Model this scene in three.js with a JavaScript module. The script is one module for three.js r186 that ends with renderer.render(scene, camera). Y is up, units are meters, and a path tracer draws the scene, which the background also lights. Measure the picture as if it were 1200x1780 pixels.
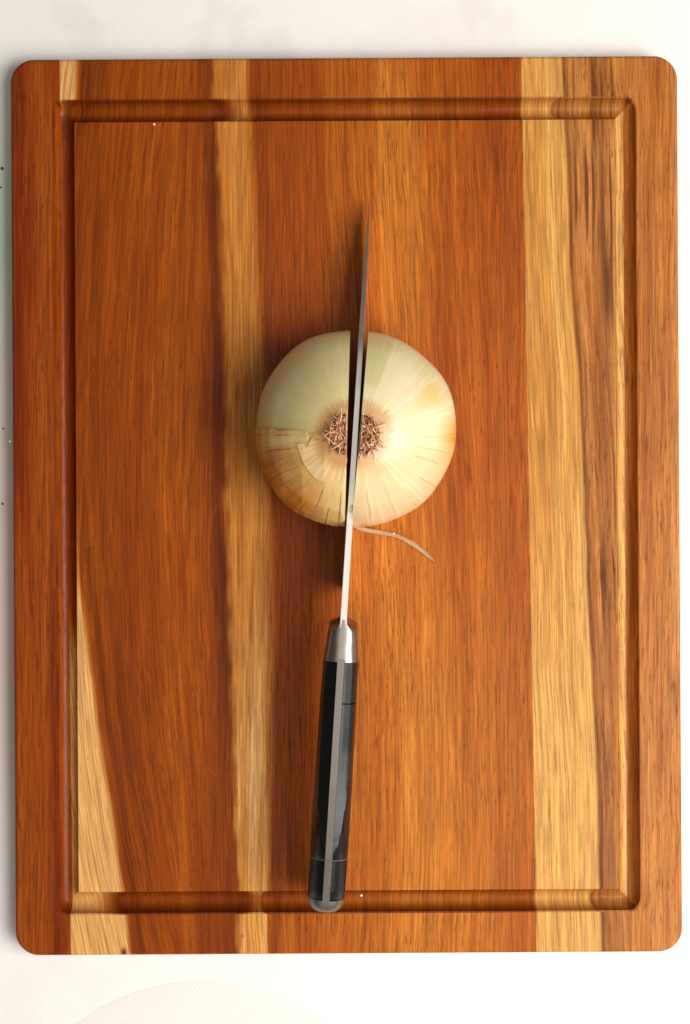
import * as THREE from 'three';
import { mergeGeometries, mergeVertices, toCreasedNormals } from 'three/addons/utils/BufferGeometryUtils.js';
import { RectAreaLightUniformsLib } from 'three/addons/lights/RectAreaLightUniformsLib.js';

// ---------------------------------------------------------------- camera, light, exposure
const S = 0.0002852;              // metres on the board's top per pixel of the 1200 x 1780 photograph
const TOP = 0.013;                 // height of the board's top above the table
const CAM = 0.75;                 // height of the lens above the board's top
const scene = new THREE.Scene();
const camera = new THREE.PerspectiveCamera(2 * Math.atan(890 * S / CAM) * 180 / Math.PI, 690 / 1024, 0.01, 20);
camera.up.set(0, 0, -1);
camera.position.set(0, TOP + CAM, 0);
camera.lookAt(0, 0, 0);

RectAreaLightUniformsLib.init();
scene.background = new THREE.Color().setRGB(0.105, 0.098, 0.088);        // the dim room around the table
function areaLight(name, color, intensity, w, h, from, to) {
  const l = new THREE.RectAreaLight(color, intensity, w, h);
  l.name = name; l.position.set(...from); l.lookAt(...to); scene.add(l);
}
areaLight('key_window', new THREE.Color().setRGB(1, 0.975, 0.945), 8.6, 0.96, 0.96, [0.78, 1.05, 0.25], [0.0, 0.02, 0]);
areaLight('second_window', new THREE.Color().setRGB(1, 0.975, 0.945), 1.0, 1.0, 0.6, [0.15, 0.62, 1.0], [0, 0.02, 0.1]);
areaLight('overhead_fill', new THREE.Color().setRGB(1, 0.96, 0.92), 1.0, 0.6, 1.5, [0.03, 1.62, -0.12], [0.03, 0, -0.12]);  // added overhead fill, no real lamp there; brightens the knife spine

const renderer = new THREE.WebGLRenderer({ antialias: true });
renderer.setSize(690, 1024);
renderer.toneMapping = THREE.LinearToneMapping;
renderer.toneMappingExposure = 1.1;
renderer.shadowMap.enabled = true;

// ---------------------------------------------------------------- helpers
let seed = 7;
const rnd = () => { seed = (Math.imul(seed, 1664525) + 1013904223) >>> 0; return seed / 4294967296; };
const rr = (a, b) => a + (b - a) * rnd();
const clamp = (x, a = 0, b = 1) => Math.min(b, Math.max(a, x));
const sstep = (a, b, x) => { const t = clamp((x - a) / (b - a)); return t * t * (3 - 2 * t); };
const mix = (a, b, t) => a + (b - a) * t;
const mix3 = (a, b, t) => [mix(a[0], b[0], t), mix(a[1], b[1], t), mix(a[2], b[2], t)];
function hash(ix, iy, s) {
  let h = Math.imul(ix, 374761393) ^ Math.imul(iy, 668265263) ^ Math.imul(s, 974634777);
  h = Math.imul(h ^ (h >>> 13), 1274126177); h ^= h >>> 16;
  return (h >>> 0) / 4294967296;
}
function noise(x, y, s = 0) {       // value noise, 0..1
  const ix = Math.floor(x), iy = Math.floor(y), fx = x - ix, fy = y - iy;
  const ux = fx * fx * (3 - 2 * fx), uy = fy * fy * (3 - 2 * fy);
  return mix(mix(hash(ix, iy, s), hash(ix + 1, iy, s), ux), mix(hash(ix, iy + 1, s), hash(ix + 1, iy + 1, s), ux), uy);
}
const fbm = (x, y, s) => (noise(x, y, s) * 4 + noise(x * 2.1, y * 2.1, s + 11) * 2 + noise(x * 4.3, y * 4.3, s + 23)) / 7;
function curve(keys) {              // piecewise linear function of y
  return (y) => {
    if (y <= keys[0][0]) return keys[0][1];
    for (let i = 1; i < keys.length; i++) if (y <= keys[i][0]) return mix(keys[i - 1][1], keys[i][1], (y - keys[i - 1][0]) / (keys[i][0] - keys[i - 1][0]));
    return keys[keys.length - 1][1];
  };
}
function dataTexture(w, h, data, srgb) {
  const t = new THREE.DataTexture(data, w, h, THREE.RGBAFormat, THREE.UnsignedByteType);
  t.magFilter = THREE.LinearFilter; t.minFilter = THREE.LinearFilter;
  t.wrapS = t.wrapT = THREE.ClampToEdgeWrapping;
  if (srgb) t.colorSpace = THREE.SRGBColorSpace;
  t.needsUpdate = true;
  return t;
}
const put = (d, k, c) => { d[k] = clamp(c[0], 0, 255); d[k + 1] = clamp(c[1], 0, 255); d[k + 2] = clamp(c[2], 0, 255); d[k + 3] = 255; };
function thing(name, label, category, pos = [0, 0, 0], turn = 0, group) {
  const o = new THREE.Group(); o.name = name; o.position.set(...pos); o.rotation.y = turn;
  o.userData = { label, category }; if (group) o.userData.group = group;
  scene.add(o); return o;
}
function part(name, geometry, material, parent) {
  const m = new THREE.Mesh(geometry, material); m.name = name; m.castShadow = m.receiveShadow = true;
  parent.add(m); return m;
}
function alone(name, geometry, material, label, category, pos = [0, 0, 0], turn = 0, group) {
  const m = part(name, geometry, material, scene); m.position.set(...pos); m.rotation.y = turn;
  m.userData = { label, category }; if (group) m.userData.group = group;
  return m;
}
// world place of a photo pixel at a height above the board's top
const spot = (px, py, h = 0) => { const k = S * (CAM - h) / CAM; return [(px - 600) * k, TOP + h, (py - 890) * k]; };
function geo(positions, index, uvs) {
  const g = new THREE.BufferGeometry();
  g.setAttribute('position', new THREE.Float32BufferAttribute(positions, 3));
  if (uvs) g.setAttribute('uv', new THREE.Float32BufferAttribute(uvs, 2));
  g.setIndex(index); return g;
}
// a skin through closed loops of points [x, y, z]; loops run the same way, ends may be capped
function loft(loops, cap0 = true, cap1 = true, crease = 0.6) {
  const n = loops[0].length, pos = [], idx = [], uv = [];
  loops.forEach((l, i) => l.forEach((p, j) => { pos.push(...p); uv.push(j / n, i / loops.length); }));
  for (let i = 0; i + 1 < loops.length; i++) for (let j = 0; j < n; j++) {
    const a = i * n + j, b = i * n + (j + 1) % n, c = a + n, d = b + n;
    idx.push(a, c, b, b, c, d);
  }
  const cap = (i, flip) => {
    const l = loops[i], c = [0, 1, 2].map((k) => l.reduce((s, p) => s + p[k], 0) / n), at = pos.length / 3;
    pos.push(...c); uv.push(0.5, 0.5);
    for (let j = 0; j < n; j++) { const a = i * n + j, b = i * n + (j + 1) % n; flip ? idx.push(at, b, a) : idx.push(at, a, b); }
  };
  if (cap0) cap(0, true);
  if (cap1) cap(loops.length - 1, false);
  // outward test by signed volume
  let v = 0;
  for (let t = 0; t < idx.length; t += 3) {
    const [a, b, c] = [idx[t] * 3, idx[t + 1] * 3, idx[t + 2] * 3];
    v += pos[a] * (pos[b + 1] * pos[c + 2] - pos[b + 2] * pos[c + 1]) - pos[a + 1] * (pos[b] * pos[c + 2] - pos[b + 2] * pos[c]) + pos[a + 2] * (pos[b] * pos[c + 1] - pos[b + 1] * pos[c]);
  }
  if (v < 0) for (let t = 0; t < idx.length; t += 3) { const q = idx[t + 1]; idx[t + 1] = idx[t + 2]; idx[t + 2] = q; }
  return toCreasedNormals(geo(pos, idx, uv), crease);
}

// ---------------------------------------------------------------- table
{
  const w = 700, h = 900, d = new Uint8Array(w * h * 4), W = 0.70, H = 0.90;
  for (let j = 0; j < h; j++) for (let i = 0; i < w; i++) {
    const x = (i + 0.5) / w * W - W / 2, z = (0.5 - (j + 0.5) / h) * H;      // metres
    const cloud = fbm(x * 14 + 5, z * 14, 3), vein = fbm(x * 30, z * 30 + 9, 5), fine = noise(x * 900, z * 900, 6);
    let c = [236, 233, 227];
    c = mix3(c, [231, 222, 212], sstep(0.5, 0.75, cloud) * (z < 0 ? 0.5 : 0.2));
    c = mix3(c, [218, 206, 200], sstep(0.62, 0.8, vein) * (z < 0 ? 0.35 : 0.1));
    const greenBounce = Math.exp(-(((x + 0.175) / 0.03) ** 2)) * Math.exp(-(((z + 0.135) / 0.055) ** 2));  // reflected green light, painted into the stone colour
    c = mix3(c, [196, 214, 184], clamp(greenBounce * 0.9 * (0.6 + 0.6 * cloud)));
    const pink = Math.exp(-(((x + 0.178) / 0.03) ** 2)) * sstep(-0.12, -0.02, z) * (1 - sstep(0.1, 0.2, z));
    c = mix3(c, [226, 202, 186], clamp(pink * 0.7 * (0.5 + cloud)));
    const s = (fine - 0.5) * 4;
    put(d, (j * w + i) * 4, [c[0] + s, c[1] + s, c[2] + s]);
  }
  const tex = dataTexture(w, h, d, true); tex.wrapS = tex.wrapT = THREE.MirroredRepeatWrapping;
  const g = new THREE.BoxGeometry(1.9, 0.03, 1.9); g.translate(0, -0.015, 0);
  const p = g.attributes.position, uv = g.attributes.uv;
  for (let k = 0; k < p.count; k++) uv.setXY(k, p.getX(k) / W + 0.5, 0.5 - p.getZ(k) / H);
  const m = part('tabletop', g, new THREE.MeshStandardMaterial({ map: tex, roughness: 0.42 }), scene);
  m.userData = { kind: 'structure', label: 'pale stone tabletop, faintly mottled, under the board' };
}

// ---------------------------------------------------------------- cutting board
const TH = 0.0059, BX = 602.5, BY = 879, BW = 1161, BH = 1560;      // turn, centre and size in photo pixels
const board = thing('cutting_board', 'wide acacia cutting board with juice groove and pale sapwood stripes', 'cutting board', [(BX - 600) * S, 0, (BY - 890) * S], TH);

const GI = 74, GW = 37, GD = 0.0062;                               // groove: inset, width (pixels), depth (metres)
const grooveDepth = (lx, lz) => {                                  // 0..1 at board pixel (from the centre)
  const R = 0.0062 / S, ex = Math.abs(lx) - (BW / 2 - GI - R), ez = Math.abs(lz) - (BH / 2 - GI - R);
  const d = ex > 0 && ez > 0 ? GI + R - Math.hypot(ex, ez) : Math.min(BW / 2 - Math.abs(lx), BH / 2 - Math.abs(lz)), s = (d - GI) / GW;
  return s <= 0 || s >= 1 ? 0 : Math.sqrt(1 - (2 * s - 1) ** 2);
};
const joint = { a: curve([[100, 105], [1655, 125]]), b: curve([[100, 430], [1655, 466]]), c: curve([[100, 905], [1655, 932]]), d: curve([[100, 1086], [1655, 1094]]) };
const SCR = []; // knife marks: place, direction, half length, strength, bend
for (let k = 0; k < 46; k++) { const a = rr(-0.5, 0.7) + (k % 3 ? Math.PI / 2 : 0.9); SCR.push([rr(200, 1020), rr(260, 1500), Math.cos(a), Math.sin(a), rr(9, 36), rr(0.12, 0.4), rr(-0.004, 0.004)]); }
SCR.push([712, 1412, 0.72, -0.7, 26, 0.6, 0.006], [727, 1392, 0.6, -0.8, 22, 0.55, 0.004], [868, 1420, 0.5, -0.85, 20, 0.5, -0.004]);
const WOOD = (() => {
  const w = 1157, h = 1554, col = new Uint8Array(w * h * 4), bmp = new Uint8Array(w * h * 4), rgh = new Uint8Array(w * h * 4);
  const sapA = curve([[100, 131], [180, 130], [230, 118], [800, 122], [1000, 138], [1200, 163], [1400, 192], [1600, 219], [1660, 226]]);
  const sapL = curve([[100, 370], [215, 374], [460, 383], [700, 387], [900, 390], [1050, 393], [1250, 400], [1400, 406], [1550, 412], [1660, 413]]);
  const sapR = curve([[100, 431], [170, 432], [220, 438], [400, 446], [600, 454], [800, 466], [950, 470], [1150, 471], [1350, 469], [1500, 469], [1600, 465], [1660, 465]]);
  const soft = curve([[100, 3], [220, 6], [400, 14], [900, 16], [1300, 14], [1480, 7], [1600, 3]]);
  const darkD = curve([[100, 976], [300, 985], [460, 991], [600, 1000], [800, 1011], [1000, 1021], [1200, 1031], [1400, 1040], [1560, 1043], [1660, 1047]]);
  const K = {   // sRGB wood colours; left planks darker to carry some light falloff
    p1: [134, 56, 8], p1dark: [112, 38, 5], p1light: [148, 74, 18],
    heart: [138, 61, 4], heartDark: [112, 45, 3], heartLight: [156, 79, 12], edge: [72, 28, 4],
    sap: [184, 118, 48], sapLeft: [204, 150, 88], sapLight: [218, 172, 114],
    p3: [158, 76, 12], p3dark: [134, 58, 9], p3light: [186, 112, 38],
    p4: [190, 132, 60], p4dark: [178, 114, 46], p4light: [210, 160, 88], brown: [158, 92, 35], streak: [88, 44, 16],
    p5: [172, 104, 44], p5dark: [150, 80, 28], p5light: [184, 120, 58], pore: [66, 22, 3],
  };
  for (let j = 0; j < h; j++) for (let i = 0; i < w; i++) {
    const lx = i + 0.5 - w / 2, lz = h / 2 - (j + 0.5);
    let x = lx + TH * lz + BX, y = lz - TH * lx + BY;
    const gd = grooveDepth(lx, lz), inEnd = Math.abs(lz) > BH / 2 - GI - GW && Math.abs(lz) < BH / 2 - GI && BH / 2 - Math.abs(lz) < BW / 2 - Math.abs(lx);
    const waver = (noise(x * 0.02, y * 0.006, 40) - 0.5) * 5 + (noise(x * 0.05, y * 0.02, 41) - 0.5) * 2;
    let plank = x < joint.a(y) ? 0 : x < joint.b(y) - 2000 ? 1 : x < joint.c(y) ? 1 : x < joint.d(y) ? 3 : 4;
    // how the fibres run: a is the coordinate across them
    let a = x + waver;
    if (plank === 1 && x < 400) {
      const t = y - 850, disp = t * t * 0.5 * 1.75e-4;
      a -= disp * (1 - sstep(300, 400, x)) * (y > 850 ? 1.5 : 0.85);
    } else if (plank === 1 && x > 480) a -= 26 * Math.sin((y - 500) / 520) * sstep(480, 600, x) * (1 - sstep(820, 905, x));
    else if (plank === 3) a -= (darkD(y) - 1000) * 0.8;
    const q = plank * 17;
    const band = noise(a * 0.022, y * 0.0012, 50 + q), band2 = noise(a * 0.07, y * 0.003, 51 + q), band3 = noise(a * 0.2, y * 0.006, 52 + q);
    const fib = noise(a * 0.5, y * 0.010, 53 + q), fib2 = noise(a * 0.95, y * 0.022, 54 + q), cloud = fbm(x * 0.012, y * 0.006, 55 + q);
    const tone = 0.40 * band + 0.30 * band2 + 0.18 * band3 + 0.12 * cloud;
    let c, pores = 1, pale = 0;
    if (plank === 0) {
      c = mix3(K.p1dark, K.p1, sstep(0.25, 0.6, tone));
      c = mix3(c, K.p1light, sstep(0.5, 0.8, tone) * 0.8);
      c = mix3(c, K.p1dark, Math.exp(-(((x - 32 - 0.004 * y) / 13) ** 2)) * (1 - sstep(780, 1000, y)) * 0.85);
      c = mix3(c, K.p1dark, Math.exp(-(((x - (92 + 0.014 * (y - 900))) / 9) ** 2)) * sstep(800, 1100, y) * 0.9);
      c = mix3(c, K.p1light, Math.exp(-(((x - 74) / 14) ** 2)) * (1 - sstep(700, 1100, y)) * 0.45);
    } else if (plank === 1) {
      const isRight = sstep(-soft(y), soft(y), x + waver * 0.5 - sapR(y) + (inEnd ? gd * 8 * (y > 900 ? 1.8 : 0) : 0));
      // left of the stripe
      let cl = mix3(K.heartDark, K.heart, 0.45 + 0.55 * sstep(0.2, 0.6, tone));
      cl = mix3(cl, K.heartLight, sstep(0.48, 0.85, tone) * 0.7);
      const cr = 300 + 60 * noise(y * 0.004, 1.5, 61);
      cl = mix3(cl, K.heartDark, sstep(cr, 392, x) * 0.65);
      cl = mix3(cl, K.heartDark, 0.7 * Math.exp(-(((x - 205 - 0.03 * (y - 900)) / 26) ** 2)) * sstep(700, 1000, y) * 0.7);
      const dl = x + waver - sapA(y) + gd * 34;
      cl = mix3(cl, mix3(K.sapLeft, K.sapLight, sstep(0.4, 0.7, tone) * 0.5), 1 - sstep(inEnd ? -24 : -4, inEnd ? 30 : 10, dl));
      cl = mix3(cl, K.edge, Math.exp(-(((dl - 22) / 7) ** 2)) * (y < 240 || y > 950 ? 0.42 : 0.2) + Math.exp(-(((dl - 50) / 9) ** 2)) * 0.22 * (0.4 + band3));
      // the pale stripe
      const ds = x + waver + (noise(x * 0.1, y * 0.03, 62) - 0.5) * 7 - sapL(y) - (inEnd ? gd * 24 : 0), sw = y < 300 || y > 1400 ? (inEnd ? 26 : 10) : 14;
      const cs = mix3(mix3(K.sap, K.heartLight, 0.45 * (1 - sstep(200, 1450, y)) + 0.1), K.sapLight, sstep(0.35, 0.75, tone) * (0.25 + 0.6 * sstep(900, 1500, y)));
      cl = mix3(cl, K.edge, Math.exp(-(((ds + 7) / 13) ** 2)) * (0.3 + 0.45 * noise(y * 0.006, 3, 63)) * (1 - sstep(1100, 1400, y)));
      cl = mix3(cl, cs, sstep(-4, sw, ds));
      // right of the stripe
      let c3 = mix3(K.p3dark, K.p3, 0.5 + 0.5 * sstep(0.2, 0.6, tone));
      c3 = mix3(c3, K.p3light, sstep(0.42, 0.85, tone) * 0.6);
      c3 = mix3(c3, K.p3dark, (1 - sstep(470, 640, x)) * 0.55 * (1 - 0.4 * sstep(1100, 1500, y)));
      c3 = mix3(c3, K.p3dark, Math.exp(-(((a - 862) / 46) ** 2)) * 0.4);
      c3 = mix3(c3, K.p3light, Math.exp(-(((a - 705) / 48) ** 2)) * 0.5 * (0.5 + band2));
      c3 = mix3(c3, K.p3light, sstep(650, 1350, y) * sstep(560, 740, x) * (0.35 + 0.4 * band2) * (1 - 0.6 * sstep(830, 900, x)));
      c3 = mix3(c3, K.heartDark, Math.exp(-(((x - sapR(y) - 14) / 12) ** 2)) * 0.5);
      c = mix3(cl, c3, isRight);
      pores = mix(mix(1, 0.55, sstep(0, sw, ds)), 1, isRight);
      if (dl < 6) pores = 0.6;
      pale = Math.max(sstep(-4, sw, ds), x < 300 ? 1 - sstep(-24, 20, dl) : 0) * (1 - isRight);
    } else if (plank === 3) {
      const dd = x + waver - darkD(y) - (inEnd ? (y < 900 ? -gd * 22 : -gd * 14) : 0);
      c = mix3(K.p4dark, K.p4, sstep(0.25, 0.55, tone));
      c = mix3(c, K.p4light, sstep(0.5, 0.8, tone) * 0.6 + 0.55 * sstep(700, 1350, y) * (1 - sstep(0.5, 0.8, tone) * 0.6));
      let cb = mix3(K.brown, K.p5light, sstep(0.3, 0.7, band2 * 0.6 + band3 * 0.4));
      cb = mix3(cb, K.streak, sstep(0.52, 0.8, band3 * 0.55 + band2 * 0.3 + fib * 0.15) * 0.85);
      const late = x - (1056 + 0.012 * (y - 300));
      cb = mix3(cb, K.streak, Math.exp(-(((late + 14) / 12) ** 2)) * 0.45 * noise(x * 0.15, y * 0.012, 66));
      c = mix3(c, cb, sstep(-3, 5, dd));
      c = mix3(c, K.streak, Math.exp(-(((dd - 3) / 3.6) ** 2)) * 0.75 * (0.45 + 0.55 * noise(1, y * 0.01, 67)));
      c = mix3(c, K.p4light, sstep(4, 16, late) * (inEnd ? 0.1 : y > 190 && y < 1570 ? 0.8 : 0.12));
      pores = mix(0.5, 1.1, sstep(-3, 5, dd));
    } else {
      c = mix3(K.p5dark, K.p5, sstep(0.25, 0.55, tone));
      c = mix3(c, K.p5light, sstep(0.45, 0.8, tone) * 0.8);
      c = mix3(c, K.p5light, sstep(1172, 1186, x) * 0.5);
      pores = 0.8;
    }
    // the cross grooves cut the fibres open: end grain is darker the steeper it is cut
    if (inEnd && gd > 0 && Math.abs(lx) < BW / 2 - GI) c = mix3(c, plank === 3 ? [150, 92, 34] : mix3([84, 32, 7], [142, 82, 36], pale), (0.24 + 0.76 * (1 - gd) ** 0.8) * (0.75 + 0.4 * fib) * (1 - 0.45 * pale));
    else if (gd > 0) c = mix3(c, [84, 32, 7], 0.55 * sstep(0.35, 0.9, 1 - gd)); // grime and painted wall shade along the routed edge
    // fibres and pores
    const f = 1 + (fib - 0.5) * 0.17 + (fib2 - 0.5) * 0.30 + (noise(a * 0.31, y * 0.009, 57 + q) - 0.5) * 0.09;
    c = [c[0] * f, c[1] * f * (1 + (fib - 0.5) * 0.08), c[2] * f];
    const dash = sstep(0.70, 0.86, noise(a * 0.75 + 31, y * 0.05 + hash(Math.floor(a * 0.75 + 31), 5, 9) * 0.6, 58 + q)) * pores;
    const dash2 = sstep(0.76, 0.9, noise(a * 0.36 + 7, y * 0.03, 59 + q)) * pores;
    c = mix3(c, K.pore, clamp((dash * 0.30 + dash2 * 0.10) * (0.35 + 1.1 * cloud) * (plank === 0 || plank === 4 ? 1.1 : 0.85)));
    // a knot at the lower edge and one small dent in the pale stripe
    c = mix3(c, [70, 24, 8], Math.exp(-(((x - 217) / 4) ** 2) - (((y - 1653) / 7) ** 2)));
    c = mix3(c, [120, 64, 24], 0.7 * Math.exp(-(((x - 422) / 2.5) ** 2) - (((y - 1624) / 3) ** 2)));
    c = mix3(c, K.p3dark, 0.8 * Math.exp(-(((x - 655) / 5) ** 2) - (((y - 1287 + (x - 655) * 1.6) / 9) ** 2)));
    // glue lines
    for (const s of ['a', 'c', 'd']) c = mix3(c, K.heartDark, 0.25 * Math.exp(-(((x - joint[s](y)) / 1.1) ** 2)));
    // a few knife scratches
    for (const q of SCR) if (Math.abs(x - q[0]) < 45 && Math.abs(y - q[1]) < 45) {
      const ux = x - q[0], uy = y - q[1], al = ux * q[2] + uy * q[3], ac = ux * q[3] - uy * q[2] + al * al * q[6];
      if (Math.abs(al) < q[4]) c = mix3(c, K.p3light, q[5] * Math.exp(-((ac / 0.9) ** 2)) * (1 - (al / q[4]) ** 2));
    }
    const k = (j * w + i) * 4;
    put(col, k, c);
    const b = 190 - dash * 80 - dash2 * 40 + (fib2 - 0.5) * 60 + (fib - 0.5) * 40;
    put(bmp, k, [b, b, b]);
    const r = 255 * clamp(0.43 + dash * 0.15 + (cloud - 0.5) * 0.16 - gd * 0.17);
    put(rgh, k, [r, r, r]);
  }
  return new THREE.MeshPhysicalMaterial({ map: dataTexture(w, h, col, true), bumpMap: dataTexture(w, h, bmp), bumpScale: 0.00005, roughnessMap: dataTexture(w, h, rgh), roughness: 1, specularIntensity: 0.27 });
})();
{
  const P = S, hw = BW * S / 2, hh = BH * S / 2, R0 = 0.0118, N = 14;
  // profile groups of [inset, height]; corner radius follows the inset
  const edge = [[0, -TOP], [0, -0.0022]];
  for (let k = 1; k <= 5; k++) { const t = k / 5 * Math.PI / 2; edge.push([0.0018 * (1 - Math.cos(t)), -0.0022 + 0.0022 * Math.sin(t)]); }
  edge.push([0.012, 0], [GI * P - 0.0003, 0], [GI * P, -0.00012]);
  const groove = [];
  for (let k = 0; k <= 16; k++) { const s = k / 16; const an = Math.PI * s; groove.push([(GI + GW * (0.5 - 0.5 * Math.cos(an))) * P, -0.00012 - GD * Math.sin(an)]); }
  const inner = [[(GI + GW) * P, -0.00012], [(GI + GW) * P + 0.0004, 0], [(GI + GW) * P + 0.02, 0]];
  const radius = (d) => d < 0.003 ? R0 - d : d < GI * P - 0.001 ? mix(R0 - 0.003, 0.0062, (d - 0.003) / (GI * P - 0.004)) : Math.max(0.0062 - (d - GI * P) * 0.8, 0.00002);
  const tris = [];
  const ring = (d, y, n) => {
    const r = radius(d), out = [];
    for (let q = 0; q < 4; q++) for (let k = 0; k <= N; k++) {
      const ang = (q + k / N) * Math.PI / 2, sx = q === 0 || q === 3 ? 1 : -1, sz = q < 2 ? 1 : -1;
      const cx = sx * (hw - d - r), cz = sz * (hh - d - r), ox = Math.cos(ang), oz = Math.sin(ang);
      out.push({ p: [cx + r * ox, y, cz + r * oz], n: [n[0] * ox, n[1], n[0] * oz] });
    }
    return out;
  };
  for (const prof of [edge, groove, inner]) {
    const norm = prof.map((_, i) => {
      const a = prof[Math.max(0, i - 1)], b = prof[Math.min(prof.length - 1, i + 1)];
      let dd = b[0] - a[0], dy = b[1] - a[1]; const l = Math.hypot(dd, dy); return [dy / l, dd / l];
    });
    const rings = prof.map((q, i) => ring(q[0], q[1], norm[i]));
    for (let i = 0; i + 1 < rings.length; i++) for (let j = 0; j < rings[i].length; j++) {
      const j2 = (j + 1) % rings[i].length, A = rings[i][j], B = rings[i][j2], C = rings[i + 1][j], D = rings[i + 1][j2];
      tris.push([A, C, B], [B, C, D]);
    }
  }
  const cap = (d, y, up) => {
    const x = hw - d, z = hh - d, v = (a, b) => ({ p: [a, y, b], n: [0, up, 0] });
    const q = [v(-x, -z), v(-x, z), v(x, z), v(x, -z)];
    tris.push(...(up > 0 ? [[q[0], q[1], q[2]], [q[0], q[2], q[3]]] : [[q[0], q[2], q[1]], [q[0], q[3], q[2]]]));
  };
  cap((GI + GW) * P + 0.02, 0, 1);
  { const r = ring(0, -TOP, [0, 1]).map((v) => ({ p: v.p, n: [0, -1, 0] })), c = { p: [0, -TOP, 0], n: [0, -1, 0] }; r.forEach((v, j) => tris.push([c, v, r[(j + 1) % r.length]])); }
  // saw the body into its planks along the glue lines
  const side = (f, p) => { const px = p[0] / S + BX, pz = p[2] / S + BY; return px + TH * (pz - BY) - f(pz); };
  const saw = (poly, f, keep) => {
    const out = [];
    poly.forEach((a, i) => {
      const b = poly[(i + 1) % poly.length], da = keep * side(f, a.p), db = keep * side(f, b.p);
      if (da >= 0) out.push(a);
      if ((da > 0 && db < 0) || (da < 0 && db > 0)) { const t = da / (da - db); out.push({ p: mix3(a.p, b.p, t), n: mix3(a.n, b.n, t) }); }
    });
    return out;
  };
  const cuts = [null, joint.a, joint.b, joint.c, joint.d, null];
  for (let k = 0; k < 5; k++) {
    const pos = [], nor = [], uv = [];
    for (const t of tris) {
      let poly = t;
      if (cuts[k]) poly = saw(poly, cuts[k], 1);
      if (cuts[k + 1] && poly.length > 2) poly = saw(poly, cuts[k + 1], -1);
      for (let i = 1; i + 1 < poly.length; i++) {
        const tri = [poly[0], poly[i], poly[i + 1]], e = [1, 2].map((m) => tri[m].p.map((c, q) => c - tri[0].p[q]));
        const ar = Math.hypot(e[0][1] * e[1][2] - e[0][2] * e[1][1], e[0][2] * e[1][0] - e[0][0] * e[1][2], e[0][0] * e[1][1] - e[0][1] * e[1][0]);
        if (ar < 1e-13) continue;
        for (const v of tri) { pos.push(v.p[0], v.p[1] + TOP, v.p[2]); nor.push(...v.n); uv.push(v.p[0] / (BW * S) + 0.5, 0.5 - v.p[2] / (BH * S)); }
      }
    }
    const g = new THREE.BufferGeometry();
    g.setAttribute('position', new THREE.Float32BufferAttribute(pos, 3));
    g.setAttribute('normal', new THREE.Float32BufferAttribute(nor, 3));
    g.setAttribute('uv', new THREE.Float32BufferAttribute(uv, 2));
    part(k ? 'plank_00' + k : 'plank', g, WOOD, board);
  }
}

// ---------------------------------------------------------------- onion
const OR = 0.0468, prof = new THREE.CatmullRomCurve3([[0, 69.4], [6, 69.6], [10, 69.3], [15, 67.9], [22, 64.4], [30, 58.6], [37.5, 50.6], [43, 41.5], [46.3, 32.5], [46.6, 25], [43.8, 15.5], [37, 7.4], [28, 2.4], [20, 0.5], [15, 0], [0, 0]].map(([r, y]) => new THREE.Vector3(r / 1000, y / 1000, 0)));
// a point of the onion's skin: t 0 (root) .. 1 (below), phi 0 right, 90 degrees towards the handle
function onionPoint(t, phi, lift, sx) {
  const q = prof.getPointAt(t);
  let r = q.x * (1 + (noise(phi * 2.2 + 9, t * 3, 70) - 0.5) * 0.035 * Math.sin(t * Math.PI) + 0.004 * Math.sin(phi * 9 + 1) * Math.sin(t * Math.PI));
  const tan = prof.getTangentAt(t), nr = -tan.y, ny = tan.x, s = nr < -0.01 ? -1 : 1;
  r += lift * s * nr; const y = q.y + lift * s * ny;
  const shift = 0.0058 * (q.y / 0.07) ** 2;
  return [r * Math.cos(phi) * sx, Math.max(0.0001, y), r * Math.sin(phi) + shift];
}
const onionUV = (t, phi) => [0.5 + 0.5 * t * Math.cos(phi), 0.5 - 0.5 * t * Math.sin(phi)];
const VEINS = [176, 165, 155, 146, 137, 129, 121, 112, 103, 95, 78, 62, 47, 33, 20, 9, 1];
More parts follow.
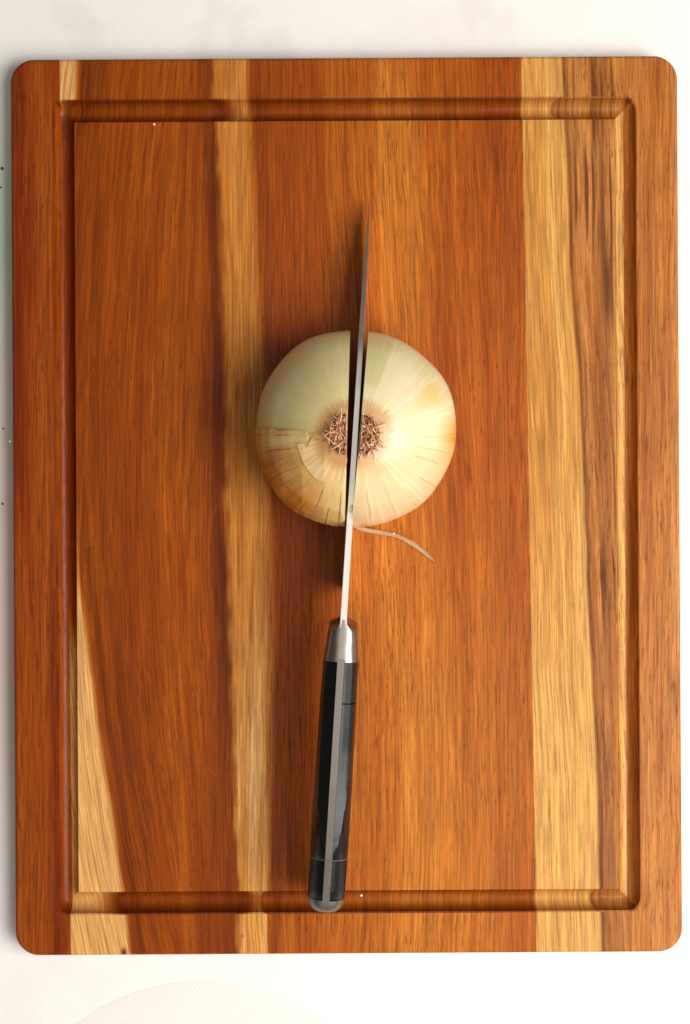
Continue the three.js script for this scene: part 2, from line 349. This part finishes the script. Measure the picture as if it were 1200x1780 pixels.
function onionColor(deg, t, skin, collar) {      // deg -90..270: 0 right, 90 towards the handle, 180 left, 270 = -90 towards the tip
  const ph = deg * Math.PI / 180, cx = Math.cos(ph), sz = Math.sin(ph);
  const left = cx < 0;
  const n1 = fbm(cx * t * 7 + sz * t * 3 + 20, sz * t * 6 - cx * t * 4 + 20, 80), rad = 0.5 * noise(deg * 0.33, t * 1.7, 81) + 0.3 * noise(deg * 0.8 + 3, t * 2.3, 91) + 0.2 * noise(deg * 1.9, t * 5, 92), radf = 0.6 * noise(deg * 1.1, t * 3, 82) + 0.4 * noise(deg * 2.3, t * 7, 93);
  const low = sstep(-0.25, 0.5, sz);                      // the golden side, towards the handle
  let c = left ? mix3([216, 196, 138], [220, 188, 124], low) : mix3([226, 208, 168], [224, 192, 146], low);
  c = mix3(c, [214, 208, 150], (1 - low) * sstep(0.4, 0.7, n1) * 0.45);
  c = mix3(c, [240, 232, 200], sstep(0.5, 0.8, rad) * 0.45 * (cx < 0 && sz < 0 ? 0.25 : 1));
  c = mix3(c, [222, 190, 120], sstep(0.6, 0.9, radf) * (cx < 0 && sz < 0 ? 0.06 : 0.2));
  const g = (d0, w, t0, tw) => Math.exp(-(((deg - d0) / w) ** 2) - (((t - t0) / tw) ** 2));
  if (!left) {
    c = mix3(c, [198, 184, 118], clamp(1.1 * sstep(-92, -88, deg) * (1 - sstep(-76, -72, deg)) * sstep(0.16, 0.2, t) * (1 - sstep(0.42, 0.46, t))) * 0.55);
    c = mix3(c, [226, 140, 48], clamp(g(-3, 9, 0.52, 0.13) * 1.0 + g(8, 12, 0.46, 0.12) * 0.35) * (0.55 + 0.6 * radf));
    c = mix3(c, [214, 178, 96], clamp(g(-32, 9, 0.33, 0.07) * 0.9) * (0.5 + 0.8 * radf));
    c = mix3(c, [226, 160, 70], sstep(20, 60, deg) * sstep(0.4, 0.6, t) * 0.45);
    c = mix3(c, [196, 128, 60], clamp(g(60, 40, 0.14, 0.035)) * 0.5 * radf);
  } else {
    c = mix3(c, [206, 186, 122], sstep(150, 178, deg) * (1 - sstep(186, 200, deg)) * 0.6);
    c = mix3(c, [188, 92, 30], clamp(1.5 * g(178, 2.6, 0.27, 0.11)) * 0.9);
  }
  if (skin) c = mix3(mix3([190, 114, 36], [168, 84, 20], sstep(0.35, 0.7, n1)), [206, 146, 64], sstep(0.45, 0.75, rad) * 0.7);
  if (skin) {
    c = mix3(c, [170, 92, 26], sstep(0.55, 0.75, fbm(deg * 0.06 + t * 3.1, t * 5 - deg * 0.045, 94)) * 0.45);
    c = mix3(c, [226, 196, 134], (1 - sstep(96, 124, deg)) * 0.8);
    c = mix3(c, [222, 192, 124], sstep(150, 176, deg + (radf - 0.5) * 14 - t * 8) * 0.7 + Math.exp(-(((deg - 171) / 3) ** 2)) * (1 - sstep(0.3, 0.42, t)) * 0.5);
    c = mix3(c, [224, 196, 132], (1 - sstep(0.22, 0.4, t + (rad - 0.5) * 0.25)) * 0.6);
    c = mix3(c, [150, 92, 40], sstep(0.62, 0.75, t) * 0.25);
  }
  if (collar) return mix3(mix3([214, 174, 116], [226, 198, 142], sstep(0.3, 0.7, rad)), [178, 122, 70], (1 - sstep(0.10, 0.15, t)) * 0.7 + sstep(0.6, 0.85, radf) * 0.3);
  const wob = deg + (noise(t * 9, deg * 0.05, 83) - 0.5) * 2.2;
  for (let k = 0; k < VEINS.length; k++) {
    const v = VEINS[k] + (hash(k, 3, 84) - 0.5) * 3, isL = v > 90;
    if (isL !== left) continue;
    const st = (isL ? 0.8 : 0.3) * sstep(0.36, 0.66, noise(t * 11 + k * 3.1, k, 85)) * sstep(0.2, 0.26, t);
    c = mix3(c, [132, 74, 20], clamp(st * Math.exp(-(((wob - v) / (0.26 + 0.22 * hash(k, 4, 86))) ** 2))));
  }
  // brown flecks low on the side that faces the handle
  const fl = sstep(0.72, 0.8, noise(deg * 0.9, t * 26, 87)) * sstep(70, 82, deg) * (1 - sstep(118, 130, deg)) * sstep(0.42, 0.5, t);
  c = mix3(c, [140, 96, 24], fl * 0.75);
  c = mix3(c, [196, 140, 84], (1 - sstep(0.10, 0.135, t + (radf - 0.5) * 0.05)) * 0.7);
  const f = 1 + (noise(deg * 2.3, t * 12, 88) - 0.5) * 0.05;
  return [c[0] * f, c[1] * f, c[2] * f];
}
function onionTexture(skin, collar) {
  const n = 900, d = new Uint8Array(n * n * 4);
  for (let j = 0; j < n; j++) for (let i = 0; i < n; i++) {
    const u = ((i + 0.5) / n - 0.5) * 2, v = (0.5 - (j + 0.5) / n) * 2, t = Math.hypot(u, v);
    let deg = Math.atan2(v, u) * 180 / Math.PI; if (deg < -90) deg += 360;
    put(d, (j * n + i) * 4, onionColor(deg, Math.min(t, 1), skin, collar));
  }
  return dataTexture(n, n, d, true);
}
const onionMat = new THREE.MeshPhysicalMaterial({ map: onionTexture(false), roughness: 0.36, clearcoat: 0.3, clearcoatRoughness: 0.28 });
const skinMat = new THREE.MeshPhysicalMaterial({ map: onionTexture(true), roughness: 0.42 });
const collarMat = new THREE.MeshStandardMaterial({ map: onionTexture(true, true), roughness: 0.5 });
const cutMat = (() => {
  const n = 256, d = new Uint8Array(n * n * 4);
  for (let j = 0; j < n; j++) for (let i = 0; i < n; i++) {
    const x = (i / n - 0.5) * 2, y = (j / n - 0.5) * 2, r = Math.hypot(x, y * 1.02), w = 0.5 + 0.5 * Math.cos(r * 46 + noise(x * 3, y * 3, 90) * 2);
    put(d, (j * n + i) * 4, mix3([238, 236, 214], [206, 208, 160], w ** 6));
  }
  return new THREE.MeshStandardMaterial({ map: dataTexture(n, n, d, true), roughness: 0.3 });
})();
const rootMat = new THREE.MeshStandardMaterial({ color: 0xffffff, vertexColors: true, roughness: 0.8 });
const plateMat = new THREE.MeshStandardMaterial({ color: 0x6a3e22, roughness: 0.9 });
const strandGeo = (pts, r, rgb) => {
  const g = new THREE.TubeGeometry(new THREE.CatmullRomCurve3(pts.map((p) => new THREE.Vector3(...p))), 9, r, 6), n = g.attributes.position.count;
  const c = new THREE.Color().setRGB(...rgb.map((v) => v / 255), THREE.SRGBColorSpace), a = new Float32Array(n * 3);
  for (let k = 0; k < n; k++) { const f = 0.8 + 0.4 * hash(k >> 3, n, Math.floor(r * 1e7)); a[k * 3] = c.r * f; a[k * 3 + 1] = c.g * f; a[k * 3 + 2] = c.b * f; }
  g.setAttribute('color', new THREE.BufferAttribute(a, 3)); return g;
};
function onionHalf(name, label, sgn, sx, pos, turn) {
  const o = thing(name, label, 'onion half', pos, turn, undefined);
  const NP = 72, NT = 60, p0 = sgn > 0 ? -Math.PI / 2 : Math.PI / 2;
  const pos_ = [], uv = [], idx = [];
  for (let i = 0; i <= NT; i++) for (let j = 0; j <= NP; j++) {
    const t = i / NT, phi = p0 + j / NP * Math.PI; pos_.push(...onionPoint(t, phi, 0, sx)); uv.push(...onionUV(t, phi));
  }
  for (let i = 0; i < NT; i++) for (let j = 0; j < NP; j++) { const a = i * (NP + 1) + j, b = a + 1, c = a + NP + 1, d = c + 1; idx.push(a, b, c, b, d, c); }
  const body = geo(pos_, idx, uv); body.computeVertexNormals();
  part('flesh', body, onionMat, o);
  { // the sawn face
    const rim = [];
    for (let i = 0; i <= NT; i++) rim.push(onionPoint(i / NT, p0, 0, sx));
    for (let i = NT; i >= 0; i--) rim.push(onionPoint(i / NT, p0 + Math.PI, 0, sx));
    const P = [0, 0.035, 0.002], U = [0.5, 0.5], I = [];
    rim.forEach((q) => { P.push(0, q[1], q[2]); U.push(0.5 + (q[2]) / 0.1, 0.5 + (q[1] - 0.035) / 0.08); });
    for (let k = 1; k <= rim.length; k++) I.push(0, k, k % rim.length + 1);
    const g = geo(P, I, U); g.computeVertexNormals(); part('cut_face', g, cutMat, o);
  }
  // a sheet of skin over part of the flesh: a lifted surface with a turned-down rim
  const sheet = (nm, d0, d1, ta, tb, lift, mat, sd) => {
    const A = 120, B = 40, P = [], U = [], I = [];
    for (let i = -1; i <= B + 1; i++) for (let j = -1; j <= A + 1; j++) {
      const jj = clamp(j, 0, A) / A, ii = clamp(i, 0, B) / B, rim = i < 0 || j < 0 || i > B || j > A;
      const w0 = (noise(ii * 6, 2, sd) - 0.5) * 7, w1 = (noise(ii * 5, 7, sd) - 0.5) * 12 + (noise(ii * 17, 9, sd) - 0.5) * 4;
      const deg = mix(d0 + w0, d1 + (Math.abs(d1 - 90) < 2 ? 0 : w1), jj);
      const t0 = ta + (noise(deg * 0.05, 3, sd) - 0.5) * 0.04, t = mix(t0, tb + (mat === collarMat ? (noise(deg * 0.05, 9, sd) - 0.5) * 0.035 : 0), ii), phi = deg * Math.PI / 180;
      const l = rim ? -0.0003 : lift * (0.65 + 0.7 * noise(deg * 0.11, t * 7, sd + 1)) * (mat === collarMat ? 1.5 + 0.9 * sstep(0.7, 1, ii) * noise(deg * 0.06, 5, sd + 2) : 1);
      P.push(...onionPoint(t, phi, l, sx)); U.push(...onionUV(t, phi));
    }
    const n = A + 3;
    for (let i = 0; i < B + 2; i++) for (let j = 0; j < A + 2; j++) { const a = i * n + j, b = a + 1, c = a + n, d = c + 1; d1 > d0 ? I.push(a, b, c, b, d, c) : I.push(a, c, b, b, c, d); }
    return part(nm, toCreasedNormals(geo(P, I, U), 0.9), mat, o);
  };
  if (sgn < 0) {
    sheet('papery_skin', 92.5, 176, 0.16, 0.9, 0.0003, skinMat, 101).userData.label = 'golden papery skin with brown veins';
    sheet('skin_collar', 91.5, 168, 0.075, 0.19, 0.0003, collarMat, 120).userData.label = 'torn tan collar of skin below the roots';
  }
  // roots: a dark plate and a mat of short dried threads
  const top = 0.0694, cz = 0.0058, plate = [];
  for (let k = 0; k <= 3; k++) {
    const r = [0.0088, 0.0087, 0.007, 0.003][k], y = top + [-0.001, 0.0006, 0.0013, 0.0016][k], loop = [];
    for (let j = 0; j <= 20; j++) { const ph = p0 + j / 20 * Math.PI; loop.push([Math.cos(ph) * r * sx + sgn * 0.0002, y, Math.sin(ph) * r * 1.05 + cz]); }
    plate.push(loop);
  }
  const base = part('root_plate', loft(plate), plateMat, o);
  const strands = [];
  for (let k = 0; k < 170; k++) {
    const ph = p0 + rnd() * Math.PI, r = Math.sqrt(rnd()) * 0.0082, x0 = Math.cos(ph) * r * sx, z0 = Math.sin(ph) * r * 0.88 + cz, y0 = top + 0.0008;
    const dir = rr(0, Math.PI * 2), long = k % 11 === 0, len = long ? rr(0.006, 0.0095) : rr(0.0022, 0.0058), bend = rr(-0.7, 0.7), pts = [];
    for (let m = 0; m <= 4; m++) {
      const s = m / 4, an = dir + bend * s; let x = x0 + Math.cos(an) * len * s, z = z0 + Math.sin(an) * len * s;
      x = sgn * Math.max(0.0006, sgn * x);
      const out = Math.max(0, Math.hypot(x / sx, z - cz) - 0.0088);
      pts.push([x, y0 + Math.sin(s * Math.PI * rr(0.7, 0.95)) * (long ? 0.0036 : rr(0.0008, 0.0032)) + 0.0004 - out * 0.25, z]);
    }
    const l = rnd();
    strands.push(strandGeo(pts, rr(0.00015, 0.00036), l < 0.45 ? [206, 154, 114] : l < 0.72 ? [180, 124, 84] : l < 0.9 ? [228, 188, 148] : [134, 82, 50]));
  }
  for (let k = 0; k < 0; k++) {      // longer ones lying outwards over the shoulder
    const deg = (sgn > 0 ? rr(-80, 88) : rr(92, 262)), a0 = deg * Math.PI / 180, t0 = 0.12, t1 = rr(0.135, 0.16), sw = rr(-0.25, 0.25), pts = [];
    for (let m = 0; m <= 4; m++) { const s = m / 4; pts.push(onionPoint(mix(t0, t1, s), a0 + sw * s, 0.0006 - 0.0003 * s + 0.0003 * Math.sin(s * 3), sx)); }
    for (const q of pts) q[0] = sgn * Math.max(0.0005, sgn * q[0]);
    strands.push(strandGeo(pts, rr(0.00016, 0.0003), rnd() < 0.5 ? [200, 146, 100] : [176, 112, 66]));
  }
  const tuft = part('root_tuft', mergeGeometries(strands), rootMat, o);
  tuft.userData.label = 'mat of dried pinkish brown root threads';
  return o;
}
onionHalf('onion_half', 'shaded onion half with golden papery skin, left of the knife blade', -1, 0.945, [0.0012, TOP, -0.0407], -0.0277);
onionHalf('onion_half_001', 'bright cream onion half, right of the knife blade', 1, 0.99, [0.0072, TOP, -0.0405], -0.0873);

// ---------------------------------------------------------------- knife
const steelNoise = (() => {
  const n = 256, d = new Uint8Array(n * n * 4);
  for (let j = 0; j < n; j++) for (let i = 0; i < n; i++) { const v = 255 * (0.36 + 0.14 * noise(i * 0.05, j * 0.9, 151) + 0.06 * noise(i * 0.3, j * 0.3, 152)); put(d, (j * n + i) * 4, [v, v, v]); }
  const t = dataTexture(n, n, d); t.wrapS = t.wrapT = THREE.RepeatWrapping; return t;
})();
const steel = new THREE.MeshPhysicalMaterial({ color: 0xe2dcd4, metalness: 1, roughness: 0.27 });
const brushed = new THREE.MeshPhysicalMaterial({ color: 0x80776f, metalness: 1, roughness: 0.95, roughnessMap: steelNoise });
const bolsterSteel = new THREE.MeshPhysicalMaterial({ color: 0x9a928a, metalness: 1, roughness: 0.33 });
const black = new THREE.MeshPhysicalMaterial({ color: 0x040404, roughness: 0.33, specularIntensity: 0.9 });
const spacer = new THREE.MeshStandardMaterial({ color: 0x6e6c68, metalness: 0.6, roughness: 0.5 });
const knife = thing('chef_knife', 'long chef knife with black riveted handle standing upright on its edge through the onion', 'knife', [0.0025, TOP, 0], -0.0625);
knife.userData.label = 'long chef knife with black handle standing upright on its edge through the onion';
const mm = 0.001;
{
  const spineY = curve([[-153.6, 5.5], [-146, 9], [-140, 12.5], [-130, 15], [-115, 20], [-100, 24.5], [-80, 30], [-60, 34], [-30, 39], [-4, 42.4], [51, 43]]);
  const edgeY = curve([[-153.6, 4.6], [-146, 3.6], [-140, 2.9], [-130, 2], [-115, 1.2], [-100, 0.6], [-70, 0.05], [37.4, 0.05], [38.6, 4], [40, 10], [42.5, 15.5], [46, 18.6], [54, 20]]);
  const thick = curve([[-153.6, 0.25], [-146, 0.7], [-140, 1.1], [-130, 1.6], [-110, 2.2], [-80, 2.6], [-40, 2.8], [0, 2.95], [54, 3.2]]);
  const low = curve([[-153.6, 0.2], [30, 0.3], [37.4, 0.9], [40, 2.2], [54, 2.8]]);
  const zs = [-153.6, -148.5, -146, -143, -140, -135, -130];
  for (let z = -122; z <= 34; z += 6) zs.push(z);
  zs.push(37.4, 38, 38.6, 39.3, 40, 41, 42.5, 44, 46, 50, 54);
  const loops = zs.map((z) => {
    const ys = spineY(z), ye = edgeY(z), T = thick(z) / 2, L = Math.min(low(z) / 2, T), f = (k) => mix(L, T, Math.min(1, k * 1.15));
    const ch = Math.min(0.25, (ys - ye) * 0.2);
    return [[-L, ye], [-f(0.33), mix(ye, ys, 0.33)], [-f(0.66), mix(ye, ys, 0.66)], [-T, ys - ch], [-T + Math.min(0.2, T * 0.4), ys], [T - Math.min(0.2, T * 0.4), ys], [T, ys - ch], [f(0.66), mix(ye, ys, 0.66)], [f(0.33), mix(ye, ys, 0.33)], [L, ye]].map(([x, y]) => [x * mm, y * mm, z * mm]);
  });
  part('blade', loft(loops, true, true, 0.5), steel, knife);

  // outline of handle and bolster seen along the knife: half width, top and bottom by station
  const topY = curve([[51, 43], [70, 43.2], [100, 43.6], [130, 42.6], [160, 40], [183, 36.6], [191, 35]]);
  const botY = curve([[51, 20], [70, 20], [110, 18], [140, 18.5], [165, 15], [183, 11], [191, 10.5]]);
  const halfW = curve([[53, 6.6], [58, 7.1], [70, 8.35], [95, 8.75], [130, 9.0], [165, 9.05], [184, 9.0]]);
  // an upright rounded section, counted from the top centre round by the right
  const section = (w, yt, yb, n = 88, pw = 0.72) => {
    const out = [], cy = (yt + yb) / 2, hy = (yt - yb) / 2;
    for (let k = 0; k < n; k++) { const a = k / n * Math.PI * 2, s = Math.sin(a), c = Math.cos(a); out.push([w * Math.sign(s) * Math.abs(s) ** pw, cy + hy * Math.sign(c) * Math.abs(c) ** pw]); }
    return out;
  };
  // bolster: its shoulders step forward lower down and run up to the spine in a hollow
  const bolster = [];
  const stations = [];
  for (let z = 50.4; z < 60; z += 0.3) stations.push(z);
  for (const z of [...stations, 60, 63, 66.5, 69.4, 70.1, 70.4]) {
    const sec = section(z > 70.2 ? halfW(70) - 0.12 : halfW(Math.max(z, 53)), topY(z), botY(z), 160);
    bolster.push(sec.map(([x, y]) => {
      const h = clamp((topY(z) - y) / 9), front = mix(52.0, 50.5, h), lim = z <= front ? 1.62 : 1.62 + (h < 0.98 ? 0.95 : 1.35) * ((z - front) * mix(0.52, 2.6, sstep(0.2, 0.9, h))) ** mix(1.45, 0.8, h);
      return [Math.sign(x) * Math.min(Math.abs(x), lim) * mm, y * mm, z * mm];
    }));
  }
  part('bolster', loft(bolster, true, true, 0.5), bolsterSteel, knife);

  // tang: the strip of steel between the two scales, flush with them
  const TW = 1.78, tang = [];
  for (let z = 69; z <= 186; z += 4.5) { const a = topY(z) + 0.06, b = botY(z) - 0.06; tang.push([[-TW, b], [-TW, a - 0.15], [-TW + 0.15, a], [TW - 0.15, a], [TW, a - 0.15], [TW, b]].map(([x, y]) => [x * mm, y * mm, z * mm])); }
  part('tang', loft(tang, true, true, 0.4), brushed, knife);

  const scale = (side, z0, z1, mat, name, grow = 0) => {
    const loops = [], n = Math.max(2, Math.round((z1 - z0) / 5));
    for (let k = -1; k <= n + 1; k++) {
      const z = z0 + (z1 - z0) * clamp(k / n), inset = k < 0 || k > n ? 0.18 : 0, zz = k < 0 ? z0 : k > n ? z1 : clamp(z, z0 + 0.15, z1 - 0.15);
      const sec = section(halfW(z) + grow - inset, topY(z) + grow - inset, botY(z) - grow + inset, 96).filter(([x]) => x >= -1e-6).map(([x, y]) => [side * Math.max(x, TW + 0.02), y]);
      loops.push(sec.map(([x, y]) => [x * mm, y * mm, zz * mm]));
    }
    return part(name, loft(loops, true, true, 0.85), mat, knife);
  };
  scale(-1, 70.45, 163.9, black, 'handle_scale');
  scale(1, 70.45, 89.6, black, 'handle_scale_001');
  scale(1, 89.85, 163.9, black, 'handle_scale_002');
  for (const s of [-1, 1]) { scale(s, 163.7, 164.5, spacer, s < 0 ? 'spacer' : 'spacer_001', -0.06); scale(s, 164.3, 183.4, black, s < 0 ? 'end_scale' : 'end_scale_001'); }
  // butt cap: a rounded steel plate
  const capLoops = [];
  for (let k = 0; k <= 10; k++) {
    const t = k / 10, z = 183.5 + 7.4 * Math.sin(t * Math.PI / 2), sh = Math.max(0.03, Math.cos(t * Math.PI / 2)) ** 0.62;
    capLoops.push(section(halfW(184) * sh, mix(20, topY(184) + 0.02, sh ** 0.8), mix(20, botY(184), sh ** 0.8), 88).map(([x, y]) => [x * mm, y * mm, (z + 0.5 * (1 - (x / 9) ** 2)) * mm]));
  }
  part('butt_cap', loft(capLoops, true, true, 0.6), brushed, knife);
}

// ---------------------------------------------------------------- scraps of onion, crumbs, the cloth
{ // strip of peel
  const path = new THREE.CatmullRomCurve3([[611, 914], [636, 921], [664, 926], [690, 931], [714, 943], [737, 959], [758, 978]].map(([x, y]) => new THREE.Vector3(...spot(x, y, 0.0005))));
  const loops = [];
  for (let k = 0; k <= 40; k++) {
    const t = k / 40, p = path.getPointAt(t), d = path.getTangentAt(t), s = new THREE.Vector3(d.z, 0, -d.x).normalize();
    const w = 0.0011 * Math.min(1, 0.35 + t * 6) * Math.min(1, 0.12 + (1 - t) * 7) * (0.85 + 0.3 * noise(t * 9, 2, 160)), loop = [];
    for (const [u, v] of [[-1, 0.0001], [-0.9, 0.0006], [-0.4, 0.00035], [0.35, 0.0003], [0.85, 0.0008], [1, 0.0002], [0.4, -0.0001], [-0.4, -0.0001]])
      loop.push([p.x + s.x * u * w, TOP + 0.0004 + v + 0.0004 * noise(t * 14, u, 161), p.z + s.z * u * w]);
    loops.push(loop);
  }
  alone('onion_peel', loft(loops, true, true, 0.7), new THREE.MeshPhysicalMaterial({ color: 0xe3bd8c, roughness: 0.35, transmission: 0.5, thickness: 0 }), 'thin curved strip of translucent onion peel on the board below the right half', 'onion peel');
}
function lump(r, sd, flat = 0.6) {
  const g = mergeVertices(new THREE.IcosahedronGeometry(r, 2)), p = g.attributes.position; g.deleteAttribute('uv'); g.deleteAttribute('normal');
  const m = mergeVertices(g), q = m.attributes.position;
  for (let k = 0; k < q.count; k++) { const x = q.getX(k), y = q.getY(k), z = q.getZ(k), f = 0.75 + 0.5 * noise(x / r * 1.6 + 4, z / r * 1.6 + y / r + 4, sd); q.setXYZ(k, x * f, y * f * flat, z * f); }
  m.computeVertexNormals(); return m;
}
const scrap = new THREE.MeshPhysicalMaterial({ color: 0xead79c, roughness: 0.35 }), crumbPale = new THREE.MeshStandardMaterial({ color: 0xf0dcb8, roughness: 0.7 }), crumbDark = new THREE.MeshStandardMaterial({ color: 0x564c42, roughness: 0.9 });
{
  const g = lump(0.0016, 171, 0.55); g.scale(1.1, 1, 0.85);
  const [x, y, z] = spot(613, 883, 0.0482);
  alone('onion_scrap', g, scrap, 'tiny pale scrap of onion caught above the knife spine at the edge of the cut', 'onion scrap', [x, y + 0.0005, z], 0.5);
}
const crumb = (name, px, py, h, r, mat, label) => { const [x, , z] = spot(px, py, h); return alone(name, lump(r, px, 0.7), mat, label, 'crumb', [x, TOP + h + r * 0.3, z]); };
crumb('crumb', 268, 216, 0, 0.0006, crumbPale, 'pale crumb on the inner edge of the top groove');
crumb('crumb_001', 628, 1556, -0.0022, 0.0007, crumbPale, 'pale crumb in the bottom groove right of the knife butt');
crumb('crumb_002', 685, 927, 0.001, 0.0005, crumbPale, 'white crumb on the strip of onion peel');
crumb('crumb_003', 17.5, 767, -0.004, 0.0006, crumbPale, 'white crumb against the left edge of the board');
crumb('crumb_004', 4, 293, -TOP, 0.0008, crumbDark, 'largest dark speck on the table left of the board');
crumb('crumb_005', 2, 326, -TOP, 0.0005, crumbDark, 'faint dark speck on the table just below the largest one');
crumb('crumb_006', 6, 745, -TOP, 0.0005, crumbDark, 'dark speck on the table beside the white crumb');
crumb('crumb_007', 5, 876, -TOP, 0.0006, crumbDark, 'dark speck on the table left of the middle of the board');
{ // round cloth
  const R = 0.1035, n = 1024, d = new Uint8Array(n * n * 4), b = new Uint8Array(n * n * 4);
  for (let j = 0; j < n; j++) for (let i = 0; i < n; i++) {
    const u = i / n, v = j / n, rib = Math.sin((u * 0.78 - v * 0.62) * 700), cross = Math.sin((u * 0.62 + v * 0.78) * 420), f = noise(u * 300, v * 300, 180), k = (j * n + i) * 4;
    const big = fbm(u * 6, v * 6, 181), e = 231 + rib * 3.5 * sstep(0.4, 0.7, big) + (f - 0.5) * 7 + (big - 0.5) * 8;
    put(d, k, [e, e * 0.977, e * 0.942]); const h = 128 + (rib * 60 + cross * 24) * sstep(0.35, 0.65, big) + (f - 0.5) * 40; put(b, k, [h, h, h]);
  }
  const pts = [[0.00001, 0], [R - 0.0001, 0], [R, 0.00003], [R - 0.002, 0.00014], [R - 0.006, 0.00026], [R - 0.012, 0.0003], [0.00001, 0.0003]].map(([r, y]) => new THREE.Vector2(r, y));
  const g = new THREE.LatheGeometry(pts, 120), p = g.attributes.position, uv = g.attributes.uv;
  for (let k = 0; k < p.count; k++) uv.setXY(k, p.getX(k) / (2 * R) + 0.5, 0.5 - p.getZ(k) / (2 * R));
  const [x, , z] = spot(352, 2062, -TOP);
  alone('round_cloth', g, new THREE.MeshStandardMaterial({ map: dataTexture(n, n, d, true), bumpMap: dataTexture(n, n, b), bumpScale: 0.00012, roughness: 0.95 }), 'round off-white ribbed cloth on the table below the board', 'cloth', [x, 0.00005, z]);
}
renderer.render(scene, camera);
